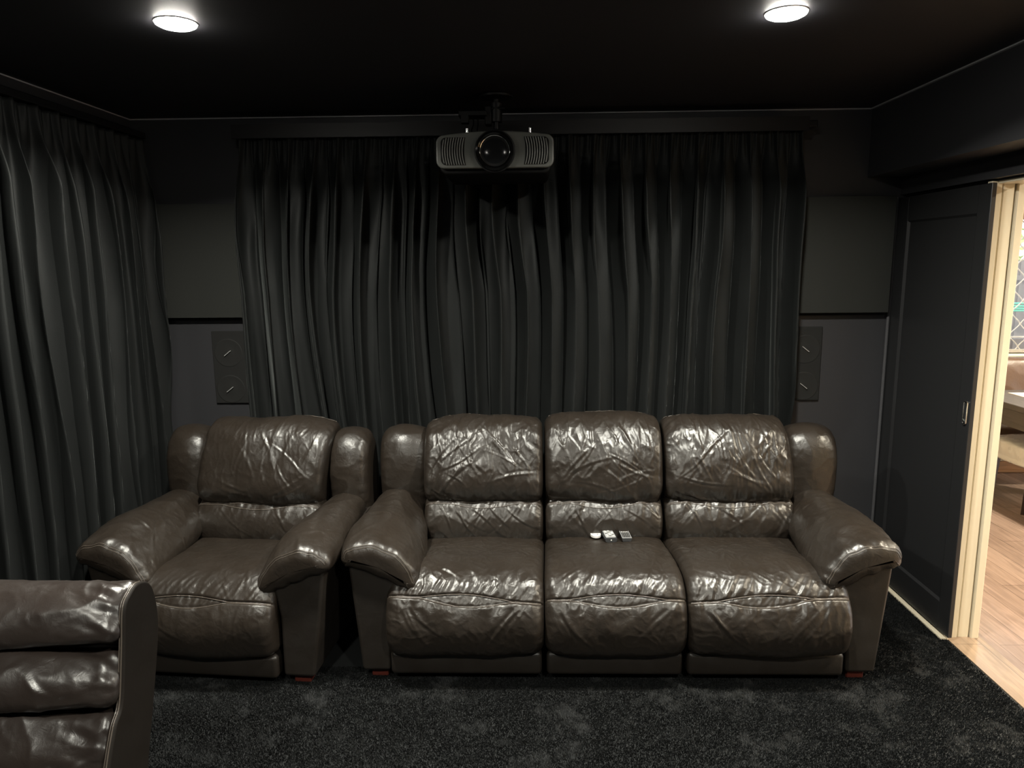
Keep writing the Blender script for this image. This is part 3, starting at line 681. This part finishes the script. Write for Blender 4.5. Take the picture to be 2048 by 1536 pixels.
# ------------------------------------------------------------------ FRONT ROW CHAIR (lower left)
offF = (-1.30, 1.25, 0)
fchair = thing('cinema_armchair', offF, 'dark brown leather cinema chair with horizontal back rolls in the front row', 'armchair')
def front_chair():
    xl, xr = -1.66, -.955
    # back rolls: profile of the front skin, drawn as one closed pad with three rolls
    prof = [(1.645, .915), (1.60, .945), (1.545, .925), (1.505, .875), (1.508, .835), (1.555, .806), (1.515, .800), (1.468, .760), (1.468, .705), (1.522, .674), (1.472, .668), (1.425, .61), (1.425, .56), (1.46, .53), (1.40, .49), (1.37, .44), (1.42, .40), (1.55, .42), (1.63, .62), (1.665, .80)]
    def d(s, X, Sg):
        h = pucker(Sg, s.W - X, .0060, 24, .10, .35, 3, 1) + .012 * noise(X * 4, Sg * 6) + pucker(Sg, X, .004, 30, .08, .35, 5, 1)
        h += crumple(X, Sg, 6, .0035, 4) + crumple(X, Sg, 14, .0012, 9)
        st = random.Random(5); sgs = []
        s3 = s.nearest(1.425, .58); s2 = s.nearest(1.47, .72)
        for k in range(10):
            x0 = s.W - st.uniform(.02, .4); y0 = (s3 if k % 2 else s2) + st.uniform(-.05, .05); sgs.append((x0, y0, x0 - st.uniform(.05, .16), y0 + st.uniform(-.06, .06), .006, st.choice((-1, 1)) * .0022))
        return h + creases(X, Sg, sgs, s.L)
    p = Pad(prof, xl + .03, xr, .035, .006, .004, d); o = p.build('backrest', M['front_leather'], fchair, offF)
    # side panel
    sp = [(1.605, .944), (1.57, .935), (1.540, .91), (1.520, .82), (1.49, .70), (1.455, .66), (1.40, .55), (1.33, .36), (1.36, .28), (1.50, .28), (1.575, .50), (1.64, .68), (1.675, .80), (1.672, .88), (1.65, .925)]
    for xs in ((xr - .006, xr + .008), (xl, xl + .03)):
        q = Pad([(a, c) for a, c in sp], xs[0], xs[1], .006, 0, .008, None); so = q.build('side_panel', M['side'], fchair, offF)
        i0 = q.nearest(1.62, .945); i1 = q.nearest(1.36, .40)
        df = i1 - i0; df = df - q.L * round(df / q.L)
        if xs[0] > -1:
            ss = i0 + np.linspace(0, df, 80); q.cords('seam', [(np.full(80, .0015), ss), (np.full(80, .007), ss)], M['seam'], so, .0017, .0004)
    seatp = [(1.42, .30), (1.43, .42), (1.25, .47), (1.0, .49), (.86, .47), (.82, .38), (.84, .26), (.95, .20), (1.3, .22)]
    q = Pad(seatp, xl + .06, xr - .03, .05, .02, .01, lambda s, X, Sg: crumple(X, Sg, 7, .003, 3)); q.build('seat_cushion', M['front_leather'], fchair, offF)
    b = MB(); b.box(xl + .02, xr - .02, .90, 1.60, .03, .30, .02, 2); b.build('base', M['vinyl'], fchair, True, offF)
    for xa, xb in ((xl - .02, xl + .12), (xr - .10, xr + .04)):
        b = MB(); b.box(xa, xb, .84, 1.34, .03, .56, .04, 4); b.build('armrest', M['front_leather'], fchair, True, offF)
    for xx in (xl + .06, xr - .10):
        for yy in (.95, 1.50):
            b = MB(); b.box(xx, xx + .04, yy, yy + .04, 0, .04); b.build('foot', M['darkleg'], fchair, False, offF)
front_chair()

# ------------------------------------------------------------------ CURTAINS
def curtain(name, label, L, pos, nfold, seed, z0, z1, nz=170, amp=.056, swayL=0):
    """pos(q, depth) -> x, y for q metres along the track"""
    nq = int(L / .0045); q = np.linspace(0, L, nq)[None, :]; z = np.linspace(z0, z1, nz)[:, None]; t = (z1 - z) / (z1 - z0)
    q, z, t = np.broadcast_arrays(q, z, t)
    f = nfold / L
    qq = q + .075 * noise(q * 2.1 + seed, t * 1.1) * np.minimum(1, t * 3) + .018 * noise(q * 6 + seed, t * 2.2 + 4) * np.minimum(1, t * 4)
    ph = 2 * math.pi * f * (qq + .035 * noise(q * 3.3 + seed * 2, 0 * t))
    a = amp * (.55 + .75 * (.5 + .5 * noise(q * 4.7 + seed, t * 1.1 + 9)))
    body = np.cos(ph) + .42 * np.cos(2 * ph + 1.1 + 2.5 * noise(q * 3, t * .7 + 3)) + .22 * noise(q * 17 + seed, t * 1.6)
    pleat = np.cos(ph) ** 3 * .8 + .35 * np.cos(4 * ph)
    k = np.clip(t / .14, 0, 1); k = k * k * (3 - 2 * k)
    dep = a * body * (.35 + .65 * k) * k + .022 * pleat * (1 - k)
    # short upper V folds that die out downwards
    vf = np.exp(-((t - .18) / .13) ** 2); dep = dep + .012 * vf * np.cos(2 * ph + 3 * noise(q * 5, t * 4))
    dep = dep + .0016 * noise(q * 40 + seed, t * 9) * k
    lat = -.020 * np.sin(2 * ph) * k
    gather = swayL * np.sin(np.clip(t * 1.25, 0, 1) * math.pi) 
    qs = q + lat - (gather * (1 - q / L) if swayL else 0)
    x, y = pos(qs, dep)
    o = grid_obj(name, np.stack([x, y, z], -1)[::-1], M['velvet'], None)
    md = o.modifiers.new('cloth_thickness', 'SOLIDIFY'); md.thickness = .003; md.offset = 0
    return o
YC = 3.640
o1 = curtain('curtain', None, 2.72, lambda q, d: (-1.41 + q, YC - d), 22, 3.0, .03, 2.315, swayL=.05)
tag(o1, 'long black velvet curtain across the back wall behind the sofa', 'curtain')
XCL = -1.935
o2 = curtain('curtain', None, 3.9, lambda q, d: (XCL + d, 3.66 - q), 30, 12.0, .03, 2.315)
tag(o2, 'black velvet curtain along the left wall beside the armchair', 'curtain')
b = MB(); b.box(-1.44, 1.38, YC - .022, YC + .022, 2.322, 2.352, .004, 1); b.box(-1.44, 1.33, YC - .05, YC - .04, 2.30, 2.365)
for xx in (-1.3, -.4, .5, 1.2): b.box(xx, xx + .03, YC - .045, D, 2.335, 2.345)
tag(b.build('curtain_track', M['blackmatt']), 'black curtain track above the back wall curtain', 'curtain track')
b = MB(); b.box(XCL - .022, XCL + .022, -.25, 3.70, 2.322, 2.352, .004, 1)
for yy in (0, 1.2, 2.4, 3.5): b.box(XL, XCL, yy, yy + .03, 2.335, 2.345)
tag(b.build('curtain_track', M['blackmatt']), 'black curtain track along the left wall above the side curtain', 'curtain track')

# ------------------------------------------------------------------ ACOUSTIC PANELS, WALL SPEAKERS
def apanel(x0, x1, label):
    t = thing('acoustic_panel', ((x0 + x1) / 2, D, 1.42), label, 'acoustic panel'); o = ((x0 + x1) / 2, D, 1.42)
    b = MB(); b.box(x0, x1, D - .055, D - .014, 1.425, 2.005, .004, 2); b.build('fabric_face', M['panel'], t, True, o)
    b = MB(); b.box(x0 + .004, x1 - .004, D - .014, D, 1.41, 2.003); b.build('backing', M['flatblack'], t, False, o)
apanel(-1.985, -1.37, 'dark grey fabric acoustic panel left of the back curtain')
apanel(1.255, 1.828, 'dark grey fabric acoustic panel right of the back curtain')
def speaker(x0, x1, gx, slope, label):
    t = thing('wall_speaker', ((x0 + x1) / 2, D, .96), label, 'speaker'); o = ((x0 + x1) / 2, D, .96)
    b = MB(); b.box(x0, x1, D - .014, D, .962, 1.352, .003, 1); b.build('grille', M['speaker'], t, False, o)
    for zc in (1.235, 1.040):
        b = MB(); cx_ = gx; b.lathe([(.076, .0), (.075, .0006), (.070, .0008), (.066, .0004), (.030, .0003), (.024, .0008), (0, .0014)], (cx_, D - .014, zc), (0, -1, 0), 40)
        ro = b.build('driver', M['cone'], t, True, o)
        b = MB(); b.tube([(cx_ - .020, D - .0215, zc - .015 * slope), (cx_ + .016, D - .0215, zc + .013 * slope)], .0022, 8); b.build('glint_bar', M['glintmetal'], ro, False, o)  # pale bar painted in for the diagonal glint on each driver
speaker(-1.69, -1.43, -1.605, 1, 'black wall speaker with two drivers left of the back curtain')
speaker(1.27, 1.520, 1.437, -1, 'black wall speaker with two drivers right of the back curtain')

# ------------------------------------------------------------------ PROJECTOR
PX, PY, PZ = -.140, 3.06, 2.155
offP = (PX, PY + .2, PZ)
pj = thing('projector', offP, 'grey fronted home cinema projector hanging from the ceiling', 'projector')
def rrect(w, zt, zb, r, n=8, arch=.0):
    pts = []
    for (cx_, cz, a0) in ((w - r, zt - r, 0), (-w + r, zt - r, 90), (-w + r, zb + r, 180), (w - r, zb + r, 270)):
        for k in range(n + 1):
            a = math.radians(a0 + 90 * k / n); pts.append((cx_ + r * math.cos(a), cz + r * math.sin(a)))
        if arch and a0 == 0:
            for k in range(1, 12):
                u = 1 - 2 * k / 12; pts.append(((w - r) * u, zt + arch * (1 - u * u)))
    return pts
b = MB(); w = .242
outer = rrect(w, .058, -.074, .032, arch=.014)
# front plate with bevelled rim
b.prism([(PX + x, PZ + z) for x, z in outer], 'y', PY, PY + .03)
fp = b.build('front_plate', M['projgrey'], pj, False, offP)
md = fp.modifiers.new('bevel', 'BEVEL'); md.width = .006; md.segments = 3; md.limit_method = 'ANGLE'; md.angle_limit = math.radians(60)
# housing
b = MB(); body = rrect(w - .012, .052, -.095, .03, arch=.010); b.prism([(PX + x, PZ + z) for x, z in body], 'y', PY + .025, PY + .44); hs = b.build('housing', M['housing'], pj, False, offP)
md = hs.modifiers.new('bevel', 'BEVEL'); md.width = .008; md.segments = 3; md.limit_method = 'ANGLE'; md.angle_limit = math.radians(60)
# vents: black plate painted for the shaded recess, curved slats over it
for sg in (-1, 1):
    b = MB()
    xi0, xi1 = .123, .222
    rec = [(sg * (xi0 + .006 * (1 - (2 * k / 12 - 1) ** 2) - .003), -.062 + .110 * k / 12) for k in range(13)]
    arc = [(sg * x, z) for x, z in [(.200 + .022 * math.cos(math.radians(a)), -.040 + .022 * math.sin(math.radians(a))) for a in range(-90, 1, 10)] + [(.200 + .022 * math.cos(math.radians(a)), .026 + .022 * math.sin(math.radians(a))) for a in range(0, 91, 10)]]
    poly = rec[::-1] + arc
    b.prism([(PX + x, PZ + z) for x, z in poly], 'y', PY - .0012, PY + .003); vo = b.build('vent_shade_plate', M['flatblack'], pj, False, offP)
    b = MB()
    for i in range(9):
        xc_ = xi0 + .006 + i * .0104; e_ = max(0, xc_ + .004 - .200); dz_ = .022 - math.sqrt(max(0, .022 ** 2 - e_ ** 2)); zt, zb = .0465 - dz_, -.0605 + dz_
        pts = []
        for k in range(15):
            v = k / 14; z = zb + (zt - zb) * v; bow = .009 * (1 - (2 * v - 1) ** 2)
            pts.append((PX + sg * (xc_ - .004 + bow * (1 if i > -1 else 0) * (1 - .25 * i / 8)), PY - .0022, PZ + z))
        b.tube(pts, .0026, 8)
    b.build('slat', M['projgrey'], vo, True, offP)
# lens
LZ = PZ - .008
b = MB(); b.lathe([(.080, -.012), (.081, .010), (.078, .019), (.070, .022), (.064, .018), (.062, .006), (.062, -.012)], (PX, PY, LZ), (0, -1, 0), 72); lens_o = b.build('lens_ring', M['blackgloss'], pj, True, offP)
b = MB(); b.lathe([(.062, .004), (.0625, .016), (.0605, .0175), (.0585, .016), (.057, .004)], (PX, PY, LZ), (0, -1, 0), 72); b.build('lens_bezel', M['chrome'], lens_o, True, offP)
b = MB(); b.lathe([(.0585, .004), (.045, .0075), (.025, .0102), (.0, .011)], (PX, PY, LZ), (0, -1, 0), 64); b.build('lens_glass', mat('coated_lens_glass', (.012, .013, .014), .12, spec=.8), lens_o, True, offP)
b = MB(); b.lathe([(.079, -.002), (.0845, -.002), (.0845, .005), (.079, .006)], (PX, PY, LZ), (0, -1, 0), 64); b.build('lens_surround', M['blackmatt'], pj, True, offP)
for xx in (-.12, .145):
    b = MB(); b.cyl((PX + xx, PY + .09, PZ + .05), (PX + xx, PY + .09, PZ + .098), .006, n=16); b.build('mount_screw', M['chrome'], pj, True, offP)
# ceiling mount (a thing of its own)
offM = (PX - .005, PY + .30, ZC)
mt = thing('projector_mount', offM, 'black ceiling bracket that holds the projector', 'projector mount')
mx, my = offM[0], offM[1]
b = MB(); b.lathe([(.05, 0), (.075, -.004), (.075, -.012), (.03, -.018), (.0, -.018)], (mx, my, ZC), (0, 0, 1), 40); b.build('ceiling_plate', M['blackmatt'], mt, True, offM)
b = MB(); b.cyl((mx, my, ZC - .01), (mx, my, 2.25), .012, n=20); b.build('drop_tube', M['blackmatt'], mt, True, offM)
b = MB(); b.cyl((mx, my, ZC - .035), (mx, my, ZC - .115), .026, n=28); b.cyl((mx - .04, my - .02, ZC - .06), (mx + .04, my - .02, ZC - .06), .006, n=12); b.box(mx - .05, mx - .02, my - .03, my + .03, ZC - .13, ZC - .05, .004, 1); b.build('tilt_joint', M['blackmatt'], mt, True, offM)
b = MB(); b.box(mx - .165, mx - .04, my - .05, my + .04, ZC - .095, ZC - .073, .003, 1); b.box(mx - .155, mx - .12, my - .05, my - .01, ZC - .125, ZC - .09, .002, 1); b.build('cable_box', M['blackmatt'], mt, True, offM)
b = MB(); b.box(mx - .15, mx + .16, my - .14, my - .11, 2.240, 2.248); b.box(mx - .15, mx + .16, my + .08, my + .11, 2.240, 2.248)
for xx in (-.06, .06): b.box(mx + xx - .014, mx + xx + .014, my - .14, my + .11, 2.248, 2.256)
b.cyl((mx, my, 2.25), (mx, my, 2.285), .034, .016, 24)
for xx, yy in ((-.12, -.125), (.14, -.125), (-.12, .095), (.14, .095)): b.cyl((mx + xx, my + yy, 2.218), (mx + xx, my + yy, 2.242), .007, n=12)
b.build('support_arms', M['blackmatt'], mt, True, offM)
b = MB()
for k, x1_ in enumerate((-.11, -.085)): b.tube([(mx - .10 + .02 * k, my - .03, ZC - .09), (mx - .10 + .02 * k, my - .035, ZC - .13), (mx + x1_, my - .02, 2.28), (mx + x1_ + .01, my + .0, 2.22)], .003, 6)
b.build('cable', M['blackgloss'], mt, False, offM)

# ------------------------------------------------------------------ DOWNLIGHTS
def downlight(x, y, z, label, watts, dome=True, group=None, col=(1, .93, .80)):
    t = thing('downlight', (x, y, z), label, 'downlight', group)
    b = MB(); b.lathe([(.061, 0), (.065, -.0005), (.064, -.002), (.061, -.003), (.060, -.001), (.060, 0)], (x, y, z), (0, 0, 1), 40); b.build('trim_ring', M['lampring'], t, True, (x, y, z))
    b = MB(); b.lathe([(.060, -.001), (.059, -.007), (.048, -.0125), (.028, -.0165), (.0, -.0175)], (x, y, z), (0, 0, 1), 40); b.build('diffuser', M['lampglow'], t, True, (x, y, z))
    l = lamp('downlight_beam', (0, 0, -.0195), watts, .11, col); l.parent = t
    return t
WARM = (1, .955, .86)
downlight(-1.077, 2.323, ZC, 'lit ceiling downlight on the left, above the front row chair', DOWNLIGHT_W, col=WARM)
downlight(.776, 2.334, ZC, 'lit ceiling downlight on the right, above the sofa front', DOWNLIGHT_W, col=WARM)
for (x, y, s_) in ((-1.077, .30, 'left'), (.776, .30, 'right')):
    downlight(x, y, ZC, 'lit ceiling downlight behind the camera on the %s' % s_, DOWNLIGHT_W * .75, col=WARM)
for k, (x, y) in enumerate(((3.1, 2.2), (4.7, 2.2), (3.1, 4.2), (4.7, 4.2))):  # unseen downlights added to brighten the dining room
    downlight(x, y, 2.45, 'added unseen downlight brightening the cream dining room, %s' % ('near the doorway', 'near the added opening', 'over the near table edge', 'over the far table edge')[k], 74, col=(1, .88, .70))

# ------------------------------------------------------------------ REMOTES on the middle seat
def seat_z(x, y, pad):
    g = pad.G.reshape(-1, 3); m_ = (np.hypot(g[:, 0] - x, g[:, 1] - y) < .022) & (g[:, 2] > .38) ; return float(g[m_][:, 2].max())
def slab(b, pts, z0, z1): b.prism(pts, 'z', z0, z1); return b
def rot_thing(name, x, y, rz, label, cat, tilt=0):
    z = max(seat_z(x + dx, y + dy, m2) for dx in (-.015, .015) for dy in (-.05, 0, .05)) - .0005
    t = thing(name, (x, y, z), label, cat, None, rz); t.rotation_euler = (tilt, 0, rz); return t
def fan_remote():
    t = rot_thing('fan_remote', .296, 3.150, .1, 'small white rounded remote control, leftmost on the middle seat', 'remote control')
    b = MB(); pts = [(.024 * math.cos(a), -.008 + .030 * math.sin(a)) for a in np.linspace(math.pi, 2 * math.pi, 16)] + [(.022, .030), (.016, .036), (-.016, .036), (-.022, .030)]
    b.prism(pts, 'z', .0, .014); o = b.build('shell', M['whiteplast'], t); md = o.modifiers.new('b', 'BEVEL'); md.width = .003; md.segments = 3; md.limit_method = 'ANGLE'
    b = MB(); b.lathe([(.0035, 0), (.003, .0015), (0, .0018)], (.006, -.022, .014), (0, 0, 1), 12); b.build('button', M['keydark'], t, True)
    b = MB(); b.box(-.010, .004, .004, .012, .014, .0155, .001, 1); b.build('button', M['silver'], t)
def silver_remote():
    t = rot_thing('tv_remote', .352, 3.135, .10, 'silver and dark grey remote control with many keys between two smaller ones', 'remote control')
    b = MB(); pts = [(-.026, .0), (-.020, -.0), (.020, 0), (.026, .006), (.026, .018), (.022, .022), (-.022, .022), (-.026, .018)]
    b.prism([(-.026, .004), (-.018, 0), (.018, 0), (.026, .004), (.027, .018), (.022, .021), (-.022, .021), (-.027, .018)], 'y', -.075, .078); o = b.build('shell', M['darkplast'], t); md = o.modifiers.new('b', 'BEVEL'); md.width = .002; md.segments = 2; md.limit_method = 'ANGLE'
    b = MB(); b.box(-.023, .023, -.068, .074, .0205, .023, .002, 2); b.build('face_plate', M['silver'], t, True)
    for r in range(9):
        for c in range(3):
            if r in (3,): continue
            b = MB(); xx = -.014 + .014 * c; yy = .062 - .0145 * r; b.box(xx - .0045, xx + .0045, yy - .004, yy + .004, .0225, .0252, .001, 1); b.build('key', M['keydark'] if (r + c) % 3 == 0 else M['key'], t)
    b = MB(); b.lathe([(.009, .0), (.009, .0018), (.0065, .0028), (0, .0028)], (0, .018, .023), (0, 0, 1), 20); b.build('navigation_dial', M['darkplast'], t, True)
    b = MB(); b.lathe([(.003, 0), (.0025, .0015), (0, .002)], (0, -.075, .011), (0, -1, 0), 12); b.build('indicator', M['whiteplast'], t, True)
def dark_remote():
    t = rot_thing('slim_remote', .426, 3.132, .05, 'slim black remote control with grey keys, rightmost on the middle seat', 'remote control')
    b = MB(); b.prism([(-.018, .0), (.018, 0), (.022, .010), (.022, .017), (-.022, .017), (-.022, .010)], 'y', -.072, .07); o = b.build('shell', M['darkplast'], t); md = o.modifiers.new('b', 'BEVEL'); md.width = .0015; md.segments = 2; md.limit_method = 'ANGLE'
    b = MB()
    b.box(-.021, -.0185, -.070, .068, .017, .0185); b.box(.0185, .021, -.070, .068, .017, .0185); b.box(-.021, .021, -.071, -.066, .017, .0188); b.build('face_rim', M['silver'], t)
    for r in range(9):
        for c in range(4):
            b = MB(); xx = -.0125 + .0083 * c; yy = .058 - .0138 * r; b.box(xx - .0028, xx + .0028, yy - .0032, yy + .0032, .0165, .0188, .0008, 1); b.build('key', M['key'] if r in (2, 4) else M['keydark'], t)
fan_remote(); silver_remote(); dark_remote()

# ------------------------------------------------------------------ DINING ROOM FURNITURE
offT = (3.43, 4.46, 0)
tb = thing('dining_table', offT, 'grey brown wooden dining table seen through the open doorway', 'table')
tx0, tx1, ty0, ty1 = 3.13, 3.745, 3.75, 5.17
b = MB(); b.box(tx0, tx1, ty0, ty1, .715, .755, .003, 1); b.build('table_top', M['greywood'], tb, False, offT)
b = MB(); b.box(tx0 + .012, tx1 - .012, ty0 + .012, ty1 - .012, .60, .715); b.build('apron', M['greywood'], tb, False, offT)
for xx in (tx0 + .03, tx1 - .12):
    for yy in (ty0 + .03, ty1 - .12):
        b = MB(); b.box(xx, xx + .09, yy, yy + .09, 0, .60, .003, 1); b.build('leg', M['greywood'], tb, False, offT)
# table runner corner (pale) on the top
b = MB(); b.box(3.36, 3.60, ty0 + .2, ty1 - .12, .755, .758); tag(b.build('table_runner', mat('pale_runner_cloth', (.62, .52, .40), .8, bump=(300, .3, .001))), 'pale beige runner lying on the dining table', 'table runner')
def dining_chair(cx_, cy_, rz, label):
    t = thing('dining_chair', (cx_, cy_, 0), label, 'chair', None, rz)
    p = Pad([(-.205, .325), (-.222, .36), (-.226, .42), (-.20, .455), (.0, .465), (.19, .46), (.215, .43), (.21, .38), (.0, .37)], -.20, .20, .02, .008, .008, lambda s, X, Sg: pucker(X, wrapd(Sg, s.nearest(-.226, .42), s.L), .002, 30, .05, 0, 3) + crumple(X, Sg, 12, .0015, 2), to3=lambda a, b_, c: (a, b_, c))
    p.build('seat', M['chairglare'], t, (0, 0, 0))
    q = Pad([(.185, .42), (.175, .55), (.19, .72), (.225, .92), (.25, .93), (.268, .90), (.24, .70), (.225, .52), (.23, .42)], -.205, .205, .02, .006, .01, None); q.build('backrest', M['darkchair'], t, (0, 0, 0))
    for sx in (-1, 1):
        for sy in (-1, 1):
            b = MB(); b.cyl((sx * .175, sy * .18, .37), (sx * .178, sy * .20, 0), .024, .016, 4); b.build('leg', M['darkleg'], t)
    return t
M['darkchair'] = leather_mat('black_chair_leather', (.010, .010, .010), (.014, .013, .013), .3, .4)
dining_chair(3.535, 4.84, math.radians(-90), 'dining chair, dark seat painted pale for window glare, pushed under the wooden table').scale = (1, 1.25, 1)
offK = (3.75, 5.45, 0)
bn = thing('dining_bench', offK, 'tan brown leather bench under the meshed dining window', 'bench')
p = Pad([(5.42, .45), (5.40, .6), (5.40, .80), (5.43, .925), (5.49, .94), (5.53, .90), (5.54, .6), (5.53, .45)], 2.75, 4.75, .04, .01, .012, lambda s, X, Sg: crumple(X, Sg, 4, .004, 2)); p.build('backrest', M['tan'], bn, offK)
p = Pad([(5.21, .30), (5.19, .38), (5.21, .46), (5.30, .475), (5.45, .46), (5.50, .38), (5.45, .30)], 2.75, 4.75, .04, .01, .012, None); p.build('seat', M['tan'], bn, offK)
for xx in (2.85, 4.6):
    for yy in (5.23, 5.44):
        b = MB(); b.box(xx, xx + .05, yy, yy + .05, 0, .33); b.build('leg', M['darkleg'], bn, False, offK)
